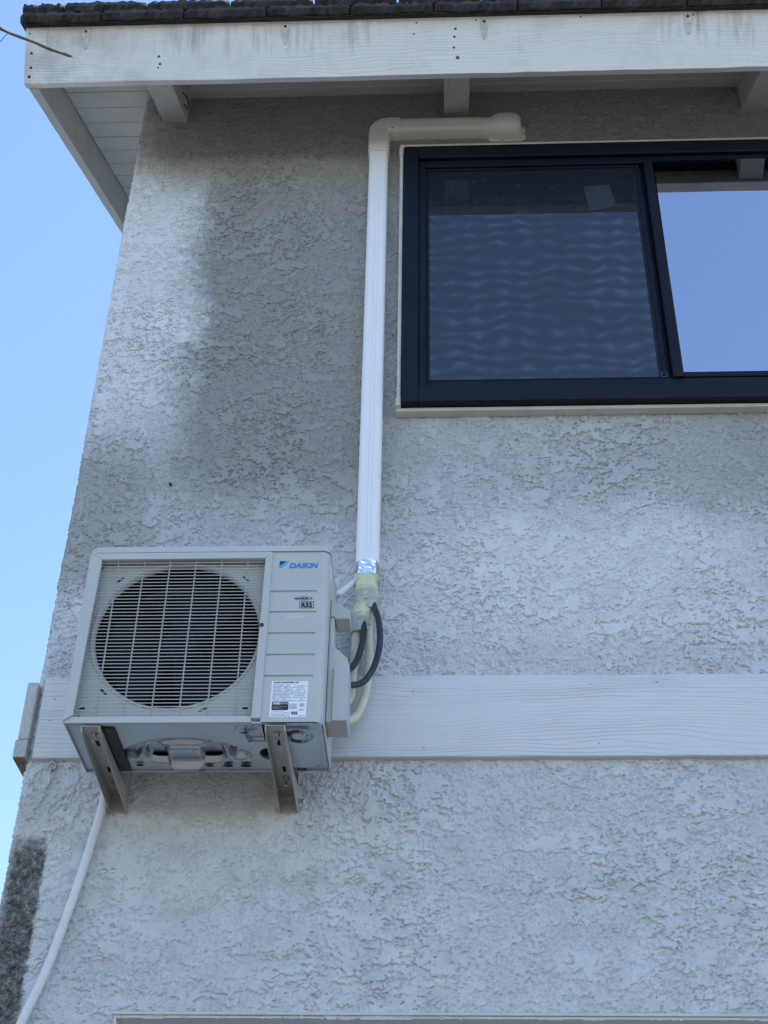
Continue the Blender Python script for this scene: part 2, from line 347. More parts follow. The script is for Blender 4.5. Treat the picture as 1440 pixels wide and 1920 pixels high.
# ------------------------------------------------------------------ house
house = thing('house', 'two-storey white stucco house with dark tiled eave and black framed window', 'house', (0, 0, 0))
XC, XR = -1.193, 6.5; DEPTH = 7.0; SL = 0.5215; ZS = 6.388; AL = math.atan(SL)
WX0, WX1, WZ0, WZ1 = -0.118, 1.672, 4.70, 5.972
GX0, GX1, GZ = -0.839, 4.1, 2.697
def lines(lo, hi, fl, fh, fine, coarse, exact):
    a = np.concatenate([np.arange(lo, fl, coarse), np.arange(fl, fh, fine), np.arange(fh, hi, coarse), [hi]])
    for e in exact: a[np.argmin(np.abs(a - e))] = e
    return np.unique(a)
xs = lines(XC, XR, XC, 1.45, 0.0031, 0.06, [WX0, WX1, GX0, GX1]); zs = lines(0.0, 6.47, 2.58, 6.45, 0.0031, 0.06, [WZ0, WZ1, GZ])
Xg, Zg = np.meshgrid(xs, zs, indexing='xy')
H, SG = lace(Xg, Zg, True)
edge = smooth(0.0, 0.018, Xg - XC)                      # rounded, knocked-about corner
Yg = -H + (1 - edge) ** 2 * 0.012
Xo = Xg - (1 - smooth(0.0, 0.05, Xg - XC)) * (0.8 * lace(Zg * 1.0 + 4, Zg * 0.35 + Xg) - 0.002)
cx = (Xg[:-1, :-1] + Xg[1:, 1:]) / 2; cz = (Zg[:-1, :-1] + Zg[1:, 1:]) / 2
keep = ~(((cx > WX0) & (cx < WX1) & (cz > WZ0) & (cz < WZ1)) | ((cx > GX0) & (cx < GX1) & (cz < GZ)))
me = grid_mesh('wall', np.stack([Xo, Yg, Zg - SG * smooth(0, .02, Xg - XC)], -1), len(xs), len(zs), keep)
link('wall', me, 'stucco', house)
# side wall (faces away to the left) and the other walls of the body
zs2 = np.linspace(0, 8.0, 120); ys2 = np.linspace(0.012, DEPTH, 120); Yq, Zq = np.meshgrid(ys2, zs2, indexing='xy')
Zq2 = np.minimum(Zq, ZS + SL * np.minimum(Yq, DEPTH - Yq))
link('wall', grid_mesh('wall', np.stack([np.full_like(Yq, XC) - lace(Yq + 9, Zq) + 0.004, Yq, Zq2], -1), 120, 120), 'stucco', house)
MB().add([(XR, 0, 0), (XR, DEPTH, 0), (XR, DEPTH, ZS), (XR, DEPTH / 2, ZS + SL * DEPTH / 2), (XR, 0, ZS)], [(0, 1, 2, 3, 4)]).build('wall', 'stucco', house)
MB().add([(XC, DEPTH, 0), (XR, DEPTH, 0), (XR, DEPTH, ZS), (XC, DEPTH, ZS)], [(0, 1, 2, 3)]).build('wall', 'stucco', house)
# dark room behind the window
MB().add([(-0.9, 0.14, 4.2), (2.6, 0.14, 4.2), (2.6, 3.4, 4.2), (-0.9, 3.4, 4.2), (-0.9, 0.14, 6.36), (2.6, 0.14, 6.36), (2.6, 3.4, 6.36), (-0.9, 3.4, 6.36),
          (WX0, 0.14, WZ0), (WX1, 0.14, WZ0), (WX1, 0.14, WZ1), (WX0, 0.14, WZ1), (WX0, 0, WZ0), (WX1, 0, WZ0), (WX1, 0, WZ1), (WX0, 0, WZ1)],
         [(0, 1, 2, 3), (4, 7, 6, 5), (2, 3, 7, 6), (0, 3, 7, 4), (1, 2, 6, 5), (0, 1, 9, 8), (1, 5, 10, 9), (5, 4, 11, 10), (4, 0, 8, 11),
          (8, 9, 13, 12), (9, 10, 14, 13), (10, 11, 15, 14), (11, 8, 12, 15)]).build('room', 'room_dark', house)
# garage opening low in the wall
gd = box('garage_door', (GX0 - 0.05, 0.24, 0.0), (GX1 + 0.05, 0.28, GZ + 0.1), 'door_paint', house)
for k in range(5):
    box('door_panel', (GX0 + 0.01, 0.225, 0.03 + k * 0.535), (GX1 - 0.01, 0.239, 0.03 + k * 0.535 + 0.52), 'door_paint', gd, 0.006)
MB().box((GX0, -0.003, GZ), (GX1, 0.24, GZ + 0.006)).build('lintel_soffit', 'band_paint', house)
MB().box((GX0 - 0.006, -0.003, 0), (GX0, 0.24, GZ + 0.006)).build('door_jamb', 'band_paint', house)
MB().box((GX0 - 0.006, -0.010, GZ + 0.0065), (GX1, -0.0035, GZ + 0.0135)).build('corner_bead', 'bead_white', house)

# band of painted timber between the storeys
def board(name, poly, axis, lo, hi, mat, parent, bevel=0.003, rough=0.0, nseg=40):
    """long board with slightly wavering arrises"""
    mb = MB(); rings = []
    for k in range(nseg + 1):
        q = lo + (hi - lo) * k / nseg
        r = []
        for (a, b) in poly:
            j = rough * (random.random() - 0.5)
            r.append({'x': (q, a + j, b + j * 0.7), 'y': (a + j, q, b + j * 0.7)}[axis])
        rings.append(r)
    return mb.loft(rings).build(name, mat, parent, bevel=bevel)
ZB0, ZB1 = 3.412, 3.672
board('band_board', [(-0.024, ZB0), (-0.024, ZB1), (0.02, ZB1), (0.02, ZB0)], 'x', -1.169, XR, 'band_paint', house, 0.004, 0.002, 120)
bandb = [o for o in house.children if o.name == 'band_board'][0]
for (x, z) in ((-0.09, 3.62), (0.42, 3.64), (-1.13, 3.60), (-1.135, 3.53), (0.61, 3.645), (0.43, 3.45), (-0.06, 3.44)):
    MB().loft([[(x + r * math.cos(2 * math.pi * k / 8), yy, z + r * math.sin(2 * math.pi * k / 8)) for k in range(8)] for r, yy in ((.0024, -.020), (.0024, -.0252), (.0015, -.0256))]).build('nail', 'print_grey', bandb)
board('band_return_board', [(-1.2235, ZB0), (-1.2235, 3.468), (-1.186, 3.468), (-1.186, ZB0)], 'y', -0.030, DEPTH, 'trim_wood', house, 0.004)
board('band_return_board', [(-1.219, 3.4695), (-1.219, 3.656), (-1.186, 3.656), (-1.186, 3.4695)], 'y', -0.026, DEPTH, 'trim_wood', house, 0.004)
MB().add([(-1.222, -0.028, ZB0 - 0.0015), (-1.188, -0.028, ZB0 - 0.0015), (-1.188, 0.9, ZB0 - 0.0015), (-1.222, 0.9, ZB0 - 0.0015)], [(0, 1, 2, 3)]).build('weathered_underside', 'end_grain', house)

# fascia: square to the roof slope
U = Vector((0, -math.sin(AL), math.cos(AL))); INW = Vector((0, math.cos(AL), math.sin(AL))); F0 = Vector((0, -0.36, 6.025))
def fpt(x, t, d=0.0): p = F0 + U * t + INW * d; return (x, p.y, p.z)
FX0 = -1.549
mb = MB(); rings = []; n = 90
for k in range(n + 1):
    x = FX0 + (XR - FX0) * k / n; j = 0.0035 * (random.random() - 0.5) if k else 0.0
    rings.append([fpt(x, 0.0 + j, 0), fpt(x, 0.225, 0), fpt(x, 0.225, 0.038), fpt(x, 0.0 + j * 0.5, 0.038)])
fascia = mb.loft(rings).build('fascia_board', 'fascia_paint', house, bevel=0.002)
for (x, t, r) in [(-1.5325, .2011, .0035), (-1.5237, .1217, .005), (-1.5237, .0641, .005), (-1.5285, .0281, .006), (-1.041, .0965, .0045), (-1.0364, .0667, .0045), (-1.043, .052, .003),
                  (.067, .178, .0045), (.0626, .1464, .0045), (.0602, .1042, .0045), (.0735, .0638, .007), (-.0774, .2052, .003), (-.0877, .1609, .003), (.1445, .2099, .003), (.945, .21, .003), (.53, .214, .003)]:
    mb = MB(); ring = lambda q, d: [tuple(Vector(fpt(x, t, d)) + Vector((q * math.cos(a), 0, 0)) + U * (q * math.sin(a))) for a in [2 * math.pi * i / 10 for i in range(10)]]
    mb.loft([ring(r, 0.003), ring(r, -0.0012), ring(r * 0.6, -0.002)]).build('nail', 'rust' if r > 0.0065 else 'dark_metal', fascia)
for x in (-1.319, -0.5673, 0.1737, 0.9237):            # ghosts of the old gutter hangers: painted-over tapered plates
    mb = MB()
    w0, w1 = 0.0165, 0.005
    front = [fpt(x - w0, .213, -0.003), fpt(x + w0, .213, -0.003), fpt(x + w0 * .8, .175, -0.004), fpt(x + w1, .134, -0.0025), fpt(x - w1, .134, -0.0025), fpt(x - w0 * .8, .175, -0.004)]
    back = [fpt(x - w0, .213, 0.003), fpt(x + w0, .213, 0.003), fpt(x + w0 * .8, .175, 0.003), fpt(x + w1, .134, 0.003), fpt(x - w1, .134, 0.003), fpt(x - w0 * .8, .175, 0.003)]
    hb = mb.loft([front, back]).build('hanger_plate', 'hanger_paint', fascia, bevel=0.0012)
    mb = MB(); ring = lambda q, d: [tuple(Vector(fpt(x, .203, d)) + Vector((q * math.cos(a), 0, 0)) + U * (q * math.sin(a))) for a in [2 * math.pi * i / 10 for i in range(10)]]
    mb.loft([ring(.0055, 0.0), ring(.0055, -.0042)]).build('nail', 'dark_metal', fascia)
# rake board on the gable side
hR = 0.179
mb = MB(); rings = []
for k in range(61):
    y = -0.328 + (DEPTH / 2 + 0.328) * k / 60; j = 0.003 * (random.random() - 0.5); zz = ZS + SL * y
    rings.append([(-1.540, y, zz - hR + j), (-1.540, y, zz + 0.05), (-1.5035, y, zz + 0.05), (-1.5035, y, zz - hR + j * .5)])
mb.loft(rings).build('rake_board', 'trim_wood', house, bevel=0.002)
MB().loft([[(x, DEPTH - p[1] + 0.0005, p[2]) for (x, p) in ((q[0], q) for q in r)] for r in rings[1:]]).build('rake_board', 'trim_wood', house, bevel=0.002)
MB().add([(-1.5025, DEPTH / 2, ZS + SL * DEPTH / 2 + .002), (XR, DEPTH / 2, ZS + SL * DEPTH / 2 + .002), (XR, DEPTH + .33, ZS - SL * .33 + .002), (-1.5025, DEPTH + .33, ZS - SL * .33 + .002)], [(0, 1, 2, 3)]).build('back_soffit', 'soffit_paint', house)
# soffit: tongue-and-groove boards on the rafters
def spt(x, y, d): p = Vector((0, y, ZS + SL * y)) + Vector((0, -math.sin(AL), math.cos(AL))) * d; return (x, p.y, p.z)
def slab(name, x0, x1, y0, y1, d0, d1, mat, parent, bevel=0):
    mb = MB(); mb.add([spt(x0, y0, d0), spt(x1, y0, d0), spt(x1, y1, d0), spt(x0, y1, d0), spt(x0, y0, d1), spt(x1, y0, d1), spt(x1, y1, d1), spt(x0, y1, d1)],
                      [(0, 3, 2, 1), (4, 5, 6, 7), (0, 1, 5, 4), (1, 2, 6, 5), (2, 3, 7, 6), (3, 0, 4, 7)])
    return mb.build(name, mat, parent, bevel=bevel)
soff = slab('soffit', -1.5025, XR, -0.33, DEPTH / 2, 0.016, 0.03, 'soffit_paint', house)
k0 = -0.0726
ys = [k0 + 0.1275 * k for k in range(-3, 27)]
for k in range(len(ys) - 1):
    y0, y1 = max(ys[k], -0.33), ys[k + 1]
    x1 = XR if ys[k] < 0.0 else XC + 0.05
    slab('soffit_board', -1.4995 + random.uniform(-.002, .001), x1, y0 + 0.0022, y1 - 0.0022, random.uniform(-.001, .0006), 0.0155, 'soffit_paint', soff, 0.0025)
# rafters
for xr in (-1.055, 0.072, 1.2475, 2.40, 3.55):
    w2 = 0.0485; mb = MB(); rings = []
    for k in range(13):
        y = -0.335 + 0.46 * k / 12; zz = ZS + SL * y; j = lambda: 0.003 * (random.random() - .5)
        rings.append([(xr - w2 + j(), y, zz - 0.150 + j()), (xr - w2 * .33, y, zz - .150 + j()), (xr + w2 * .4, y, zz - .150 + j()), (xr + w2 + j(), y, zz - 0.150 + j()), (xr + w2, y, zz - 0.002), (xr - w2, y, zz - 0.002)])
    mb.loft(rings).build('rafter', 'rafter_paint', house, bevel=0.003)
# roof: deck, felt edge and two courses of flat tiles
roof = slab('roof', -1.528, XR, -0.425, DEPTH / 2, 0.031, 0.069, 'felt', house)
MB().add([(-1.528, DEPTH / 2, ZS + SL * DEPTH / 2 + .07), (XR, DEPTH / 2, ZS + SL * DEPTH / 2 + .07), (XR, DEPTH + .4, ZS - .1), (-1.528, DEPTH + .4, ZS - .1)], [(0, 1, 2, 3)]).build('roof_back_slope', 'tile', roof)
for (d0, d1, y0, x0, sd) in ((0.0700, 0.0725, -0.443, -1.546, 1), (0.073, 0.0755, -0.452, -1.550, 2)):
    random.seed(sd); mb = MB(); rings = []
    for k in range(161):
        x = x0 + (XR - x0) * k / 160; j = random.uniform(-.006, .006)
        rings.append([spt(x, y0 + j, d0), spt(x, y0 + 0.3, d0), spt(x, y0 + 0.3, d1), spt(x, y0 + j, d1)])
    mb.loft(rings).build('felt_edge', 'felt', roof)
random.seed(11)
TW = 0.3060
def tile_mesh(seed):
    rnd = random.Random(seed); mb = MB(); nx = 22; rings = []
    for k in range(nx + 1):
        u = k / nx; x = u * TW; e = 0.010 if k in (0, nx) else 0
        ja, jb = rnd.uniform(-.006, .006), rnd.uniform(-.006, .006)
        rings.append([(x, 0.004 + e + ja, 0.0 + rnd.uniform(-.002, .002)), (x, -0.004 + e + jb, 0.021), (x, 0.006 + e + rnd.uniform(-.006, .008), 0.040 - e * .6 + rnd.uniform(-.006, .003)), (x, 0.03, 0.043), (x, 0.36, 0.043), (x, 0.36, 0.0)])
    me = mb.loft(rings).build('tile_tmp', 'tile')
    d = me.data; bpy.data.objects.remove(me); return d
TM = [tile_mesh(s) for s in range(7)]
for course, (xs0, yy, dd) in enumerate(((-1.563, -0.4646, 0.0766), (-1.563, -0.4440, 0.1215), (-1.56, -0.16, 0.135))):
    x = xs0; first = True; k = 0
    while x < XR:
        o = bpy.data.objects.new('roof_tile', TM[random.randrange(7)]); COL.objects.link(o); o.parent = roof
        p = spt(x, yy + random.uniform(-.003, .003), dd); o.location = p; o.rotation_euler = (AL, random.uniform(-.006, .006), random.uniform(-.004, .004))
        wdt = TW
        if first and course == 1: wdt = TW * 0.5; o.scale = (0.5, 1, 1)
        o.scale = (o.scale[0] * 1.0, 1, 1.02)
        x += wdt + (0.0043 if course == 0 else 0.0085); first = False; k += 1
    if course == 2: pass

# ------------------------------------------------------------------ window
FY = -0.065
wf = MB()
wx0, wx1, wz0, wz1 = -0.133, 1.690, 4.687, 5.984
ix0, ix1, iz0, iz1 = -0.077, 1.634, 4.752, 5.915
def ring_frame(mb, o, i, yf, yb):
    (x0, x1, z0, z1), (a0, a1, c0, c1) = o, i
    mb.box((x0, yf, z0), (a0, yb, z1)); mb.box((a1, yf, z0), (x1, yb, z1)); mb.box((a0, yf, z0), (a1, yb, c0)); mb.box((a0, yf, c1), (a1, yb, z1)); return mb
ring_frame(wf, (wx0, wx1, wz0, wz1), (ix0, ix1, iz0, iz1), FY, 0.05)
win = wf.build('window', 'frame_black', house, bevel=0.004)
ring_frame(MB(), (ix0, ix1, iz0, iz1), (-0.05, 1.607, 4.790, 5.880), -0.048, 0.045).build('inner_frame', 'frame_black', win, bevel=0.003)
for a, b in (((wx0 - .018, -.036, wz0 - .017), (wx1 + .018, -.0, wz0 - .0025)), ((wx0 - .016, -.054, wz1 + .002), (wx1 + .016, .0, wz1 + .024)), ((wx0 - .0155, -.052, wz0 - .0015), (wx0 - .0025, .0, wz1 + .0005)), ((wx1 + .0025, -.052, wz0 - .0015), (wx1 + .0155, .0, wz1 + .0005))):
    box('window_trim', a, b, 'bead_white', win, 0.003)
for z in (wz0 + .012, wz1 - .014): box('trim_corner', (wx0 - .0185, -.0545, z - .018), (wx0 - .0020, -.001, z + .018 if z > 5 else z + .014), 'bead_white', win, .002)
MB().box((0.772, -0.060, 4.786), (0.806, 0.04, 5.8815)).build('mullion', 'frame_black', win, bevel=0.003)
# sliding sash and insect screen on the left
ring_frame(MB(), (-0.0495, 0.7585, 4.797, 5.878), (-0.040, 0.742, 4.803, 5.866), -0.040, -0.030).build('screen_frame', 'frame_black', win, bevel=0.0015)
MB().add([(-0.041, -0.035, 4.802), (0.743, -0.035, 4.802), (0.743, -0.035, 5.867), (-0.041, -0.035, 5.867)], [(0, 1, 2, 3)]).build('insect_screen', 'screen_mesh', win)
ring_frame(MB(), (-0.0495, 0.7715, 4.791, 5.8795), (-0.038, 0.735, 4.815, 5.866), -0.026, 0.004).build('sash', 'frame_black', win, bevel=0.002)
MB().add([(-0.038, -0.0135, 4.815), (0.735, -0.0135, 4.815), (0.735, -0.0155, 5.866), (-0.038, -0.0155, 5.866)], [(0, 1, 2, 3)]).build('pane', 'glass_plain', win)
ring_frame(MB(), (0.8065, 1.6065, 4.791, 5.8795), (0.810, 1.590, 4.812, 5.874), -0.052, 0.0).build('sash', 'frame_black', win, bevel=0.002)
MB().add([(0.8095, -0.0445, 4.811), (1.5905, -0.0445, 4.811), (1.5905, -0.060, 5.875), (0.8095, -0.060, 5.875)], [(0, 1, 2, 3)]).build('pane', 'glass_coated', win)
MB().add([(0.5435, -0.018, 5.785), (0.642, -0.018, 5.795), (0.657, -0.018, 5.672), (0.5585, -0.018, 5.648)], [(0, 1, 2, 3)]).build('sticker', 'sticker_grey', win)
mb = MB(); mb.box((0.735, -0.043, 4.797), (0.757, -0.0395, 4.801)); mb.box((0.735, -0.043, 4.815), (0.757, -0.0395, 4.8185)); mb.box((0.735, -.043, 4.801), (0.739, -.0395, 4.815)); mb.box((0.753, -.043, 4.801), (0.757, -.0395, 4.815))
mb.build('screen_tab', 'dark_metal', win)
random.seed(5)
for k in range(16):
    x, z, r = random.uniform(0.05, .45), random.uniform(5.68, 5.84), random.uniform(.005, .012)
    MB().disc((x, -0.0165, z), r, 'y', 10, r * random.uniform(.7, 1)).build('water_spot', 'hole_black', win)

# ------------------------------------------------------------------ air conditioner
AX, AY, AZ, AW, AH, AD = -0.978, -0.4108, 3.3156, 0.667, 0.55, 0.284
ac = thing('air_conditioner', 'beige outdoor air conditioner with square fan grille hung on the stucco wall', 'air conditioner', (AX, AY, AZ))
# right-hand front panel with rounded corner and pressed grooves
xl = [0.508, 0.5095, 0.6345, 0.637, 0.644]; arc = [(0.644 + 0.023 * math.sin(a), 0.023 - 0.023 * math.cos(a)) for a in [math.pi / 2 * k / 8 for k in range(1, 9)]]
prof = [(x, 0.0, 0) for x in xl] + [(a, b, 0) for a, b in arc] + [(0.667, 0.050, 0)]
gro = [0.397, 0.331, 0.264, 0.198, 0.134]
zl = [0.0, 0.004]
for zc in sorted(gro): zl += [zc - .0034, zc - .0022, zc + .0022, zc + .0034]
zl += [0.523, 0.5265]
V = []
for z in zl:
    ing = any(abs(z - zc) < 0.0025 for zc in gro)
    for i, (x, y, _) in enumerate(prof):
        V.append((x, y + (0.0045 if (ing and 1 <= i <= 2) else 0.0), z))
link('front_panel', grid_mesh('front_panel', V, len(prof), len(zl)), 'ac_paint', ac)
for p in ac.children[-1].data.polygons: p.use_smooth = True
ac.children[-1].data.set_sharp_from_angle(angle=R(35))
# recessed sheet with fan opening and bell mouth
CXF, CZF, RF, YP = 0.260, 0.281, 0.2215, 0.028
mb = MB(); nn = 96; rect = []; circ = []; 
x0, x1, z0, z1 = 0.012, 0.508, 0.006, 0.524
for k in range(nn):
    a = 2 * math.pi * (k + .5) / nn; c_, s_ = math.cos(a), math.sin(a)
    tt = min(((x1 - CXF) / c_ if c_ > 0 else (x0 - CXF) / c_) if abs(c_) > 1e-6 else 9, ((z1 - CZF) / s_ if s_ > 0 else (z0 - CZF) / s_) if abs(s_) > 1e-6 else 9)
    rect.append((CXF + c_ * tt, YP, CZF + s_ * tt))
def cring(r, y): return [(CXF + r * math.cos(2 * math.pi * (k + .5) / nn), y, CZF + r * math.sin(2 * math.pi * (k + .5) / nn)) for k in range(nn)]
def mixr(t_): return [tuple(np.array(a) * (1 - t_) + np.array(b) * t_) for a, b in zip(rect, cring(RF + .012, YP))]
mb.loft([rect, mixr(.5), cring(RF + .012, YP), cring(RF + .010, YP - .003), cring(RF + .007, YP - .0035), cring(RF + .003, YP - .001), cring(RF, YP + .005), cring(RF - .001, YP + .012)], cap=False)
mb.build('fan_panel', 'ac_paint', ac, smooth=True)
MB().loft([cring(RF - .001, YP + .0122), cring(RF - .003, YP + .03), cring(RF - .003, YP + .10), cring(RF + .03, YP + .11)], cap=False).build('fan_shroud', 'coil_dark', ac, smooth=True)
for (cx_, cz_) in ((0.036, 0.058), (0.462, 0.054)): box('slot', (cx_ - .007, YP - .0012, cz_ - .0035), (cx_ + .007, YP + .001, cz_ + .0035), 'hole_black', ac, 0)
for a in (135, 45, 225, 292, 198):
    c_ = Vector((CXF + (RF + .026) * math.cos(R(a)), YP - .001, CZF + (RF + .026) * math.sin(R(a)))); tg = Vector((-math.sin(R(a)), 0, math.cos(R(a)))) * .012; nr = Vector((math.cos(R(a)), 0, math.sin(R(a)))) * .0028
    if not (0.03 < c_.x < 0.5 and .02 < c_.z < .51): continue
    MB().add([c_ - tg - nr, c_ + tg - nr, c_ + tg + nr, c_ - tg + nr], [(0, 1, 2, 3)]).build('slot', 'hole_black', ac)
# fan
fan = MB().loft([[(CXF + r * math.cos(2 * math.pi * k / 24), y, CZF + r * math.sin(2 * math.pi * k / 24)) for k in range(24)] for r, y in ((.012, .078), (.045, .082), (.052, .09), (.052, .15))]).build('fan', 'fan_black', ac, smooth=True)
for b in range(3):
    mb = MB(); rows = []
    for i in range(9):
        r = .05 + .148 * i / 8; row = []
        for j in range(9):
            u = j / 8; ang = R(120 * b + 20 + (u * 86) + 18 * (i / 8)); row.append((CXF + r * math.cos(ang), .085 + .055 * u + 0.012 * math.sin(3 * u), CZF + r * math.sin(ang)))
        rows.append(row)
    mb.add([p for r in rows for p in r], [(i * 9 + j, i * 9 + j + 1, (i + 1) * 9 + j + 1, (i + 1) * 9 + j) for i in range(8) for j in range(8)])
    mb.build('blade', 'fan_black', fan, smooth='all')
coil = box('coil', (0.02, .215, .02), (0.5, .23, .52), 'coil_dark', ac, 0)
# casing: lid, sides, back
def rrect(x0, x1, y0, y1, r, n=6):
    ps = []
    for (cx_, cy_, a0) in ((x1 - r, y0 + r, -90), (x1 - r, y1 - r, 0), (x0 + r, y1 - r, 90), (x0 + r, y0 + r, 180)):
        ps += [(cx_ + r * math.cos(R(a0 + 90 * k / n)), cy_ + r * math.sin(R(a0 + 90 * k / n))) for k in range(n + 1)]
    return ps
mb = MB(); mb.loft([[(x, y, z) for x, y in rrect(a, AW - a, -.003 + a, AD - a, .022)] for z, a in ((.5275, -.0015), (.543, -.0015), (.548, .001), (.550, .005))])
lid = mb.build('lid', 'ac_paint', ac, smooth=True)
box('side_panel', (.6655, .052, .0), (.6675, AD, .5268), 'ac_paint', ac, .0008)
box('side_panel', (.002, .006, .0), (.004, AD, .5268), 'ac_paint', ac, .0008)
box('back_panel', (.004, AD - .002, .0), (.6655, AD - .0005, .5268), 'ac_paint', ac, 0)
box('divider', (.5082, .012, .004), (.5105, AD - .003, .524), 'coil_dark', ac, 0)
box('seam_gap', (.6625, .0505, .0), (.6645, .0535, .526), 'hole_black', ac, 0)
# grille: raised frame and one object for each wire
gf = MB()
gf.prism([(0.0, 0.0), (0.0, .5262), (.012, .5262), (.508, .5262), (.508, .0085), (.489, .0085), (.489, .504), (.034, .504), (.022, .020), (.488, .020), (.488, .004), (.006, .004)], 'y', -.0065, .008)
def polyframe(pts, y0, y1): return MB().prism(pts, 'y', y0, y1)
frame = MB()
frame.prism([(0.0, 0.0035), (0.0, .5262), (.034, .504), (.023, .020)], 'y', -.006, .012)
frame.prism([(0.0, .5262), (.508, .5262), (.489, .504), (.034, .504)], 'y', -.0055, .012)
frame.prism([(.508, .5262), (.508, .0085), (.4845, .0085), (.489, .504)], 'y', -.0058, .012)
grille = frame.build('grille', 'ac_paint', ac, bevel=.002)
MB().prism([(0.0, 0.0), (.008, .0185), (.484, .0185), (.484, .0)], 'y', .0005, .016).build('sill_strip', 'ac_paint', ac, bevel=.001)
def wire(a, b, r): return MB().tube([a, b], r, 6).build('wire', 'grille_paint', grille, smooth='all')
nb = 45
hw = None
for k in range(nb):
    z = .496 - (.496 - .026) * k / (nb - 1)
    if hw is None:
        hw = MB().tube([(.024, 0, 0), (.492, 0, 0)], .00125, 6).build('wire', 'grille_paint', grille, smooth='all'); o = hw
    else:
        o = hw.copy(); COL.objects.link(o)
    o.location = (0, .003, z)
for k in range(6):
    x = .0795 + .072 * k; wire((x, .0065, .505), (x, .0065, .016), .0019)
sc = MB(); sc.tube([(.262, .004, .03), (.262, .004, .018)], .005, 10)
for (x, z, y) in ((.336, .5385, -.0052), (.034, .036, YP - .001), (.468, .033, YP - .001), (.036, .497, YP - .001), (.47, .497, YP - .001)):
    s_ = MB().loft([[(x + r * math.cos(2 * math.pi * k / 12), yy, z + r * math.sin(2 * math.pi * k / 12)) for k in range(12)] for r, yy in ((.0048, y + .003), (.0048, y), (.002, y - .0015))]).build('screw', 'steel', ac)
MB().loft([[(.493 + r * math.cos(2 * math.pi * k / 14), yy, .287 + r * math.sin(2 * math.pi * k / 14)) for k in range(14)] for r, yy in ((.0065, -.004), (.0065, -.0063))]).build('grille_notch', 'dark_metal', ac)
# base pan: pressed galvanised sheet seen from below
nx, ny = 190, 90; gx = np.linspace(.006, .6625, nx); gy = np.linspace(.010, .272, ny); PX, PY = np.meshgrid(gx, gy, indexing='xy')
def sdbox(x0, x1, y0, y1, r): 
    qx = np.abs(PX - (x0 + x1) / 2) - (x1 - x0) / 2 + r; qy = np.abs(PY - (y0 + y1) / 2) - (y1 - y0) / 2 + r
    return np.hypot(np.maximum(qx, 0), np.maximum(qy, 0)) + np.minimum(np.maximum(qx, qy), 0) - r
def emb(sd, h, wdt=.014): return h * smooth(wdt, 0, sd)
Hp = np.zeros_like(PX)
yb = PY + .10 * np.abs(PX - .28) ** 1.0 * 0.0
arch = np.abs(np.hypot((PX - .285) * .78, (PY - .235)) - .125) - .012
arch = np.where(PY < .20, arch, .1)
Hp += emb(arch, .016, .009)
Hp += emb(sdbox(.19, .385, .150, .222, .025), .024, .016) - emb(sdbox(.245, .325, .165, .24, .02), .020, .016)
for cx_ in (.433, .515): Hp += emb(np.hypot(PX - cx_, (PY - .185) * .8) - 0.014, .024, .016)
Hp += emb(sdbox(.47, .56, .03, .10, .02), .012, .015) + emb(sdbox(.545, .64, .035, .245, .03), -.008, .02)
Hp += emb(np.abs(np.hypot(PX - .60, PY - .07) - .028) - .004, .007, .006) + emb(np.abs(np.hypot(PX - .47, PY - .045) - .022) - .004, .006, .006)
Hp += emb(sdbox(.06, .10, .02, .25, .012), .010, .012)
Hp += .0005 * fbm(PX * 14, PY * 14, 5, 1)
rim = np.minimum(np.minimum(PX - .006, .6625 - PX), np.minimum(PY - .010, .272 - PY)); Hp = Hp * smooth(0, .02, rim)
pan = link('base_pan', grid_mesh('base_pan', np.stack([PX, PY, Hp + .002], -1), nx, ny), 'galvanised', ac)
pr = MB()
pr.box((.0065, .006, -.001), (.662, .0085, .018)); pr.box((.0065, .2725, -.004), (.662, .275, .02)); pr.box((.0045, .0085, -.006), (.0065, .2725, .006)); pr.box((.6625, .0085, -.004), (.6645, .2725, .02))
pr.build('pan_flange', 'galvanised', pan, bevel=.0008)
for (x, y, r) in ((.157, .2355, .011), (.256, .2365, .015), (.346, .240, .011), (.395, .2405, .014), (.443, .241, .015), (.463, .052, .007), (.47, .10, .006), (.617, .07, .008), (.055, .10, .010), (.06, .145, .010)):
    MB().disc((x, y, -.0025), r, 'z', 16, r * .62).build('hole', 'hole_black', pan)
for x0, x1 in ((.10, .128), (.578, .604)):
    MB().prism([(x0, -.004), (x0 + .004, .004), (x1 - .004, .004), (x1, -.004)], 'y', .03, .268).build('foot', 'dark_metal', ac, bevel=.001)
# valve cover and side handle
cov = [(0, .032), (.057, .032), (.057, .205), (.050, .226), (.036, .240), (.014, .262), (.012, .300), (.012, .352), (0, .352)]
vc = MB().prism([(AW + .0012 + x, z) for x, z in cov], 'y', .062, .150).build('valve_cover', 'ac_plastic', ac, bevel=.004)
MB().prism([(AW + .0012 + x, z) for x, z in [(0.016, .0325), (.0565, .0325), (.0565, .155), (.016, .192)]], 'y', .0545, .0615).build('cover_step', 'ac_plastic', vc, bevel=.003)
hd = MB(); hd.prism([(AW + .0012, .362), (AW + .013, .362), (AW + .013, .356), (AW + .0545, .356), (AW + .0545, .384), (AW + .0012, .420)], 'y', .075, .150)
hd.build('side_handle', 'ac_plastic', ac, bevel=.003)
box('side_sliver', (AW - .0012, .030, .455), (AW + .0006, .048, .505), 'paper', ac, 0)  # plain white sliver near the top of the right side

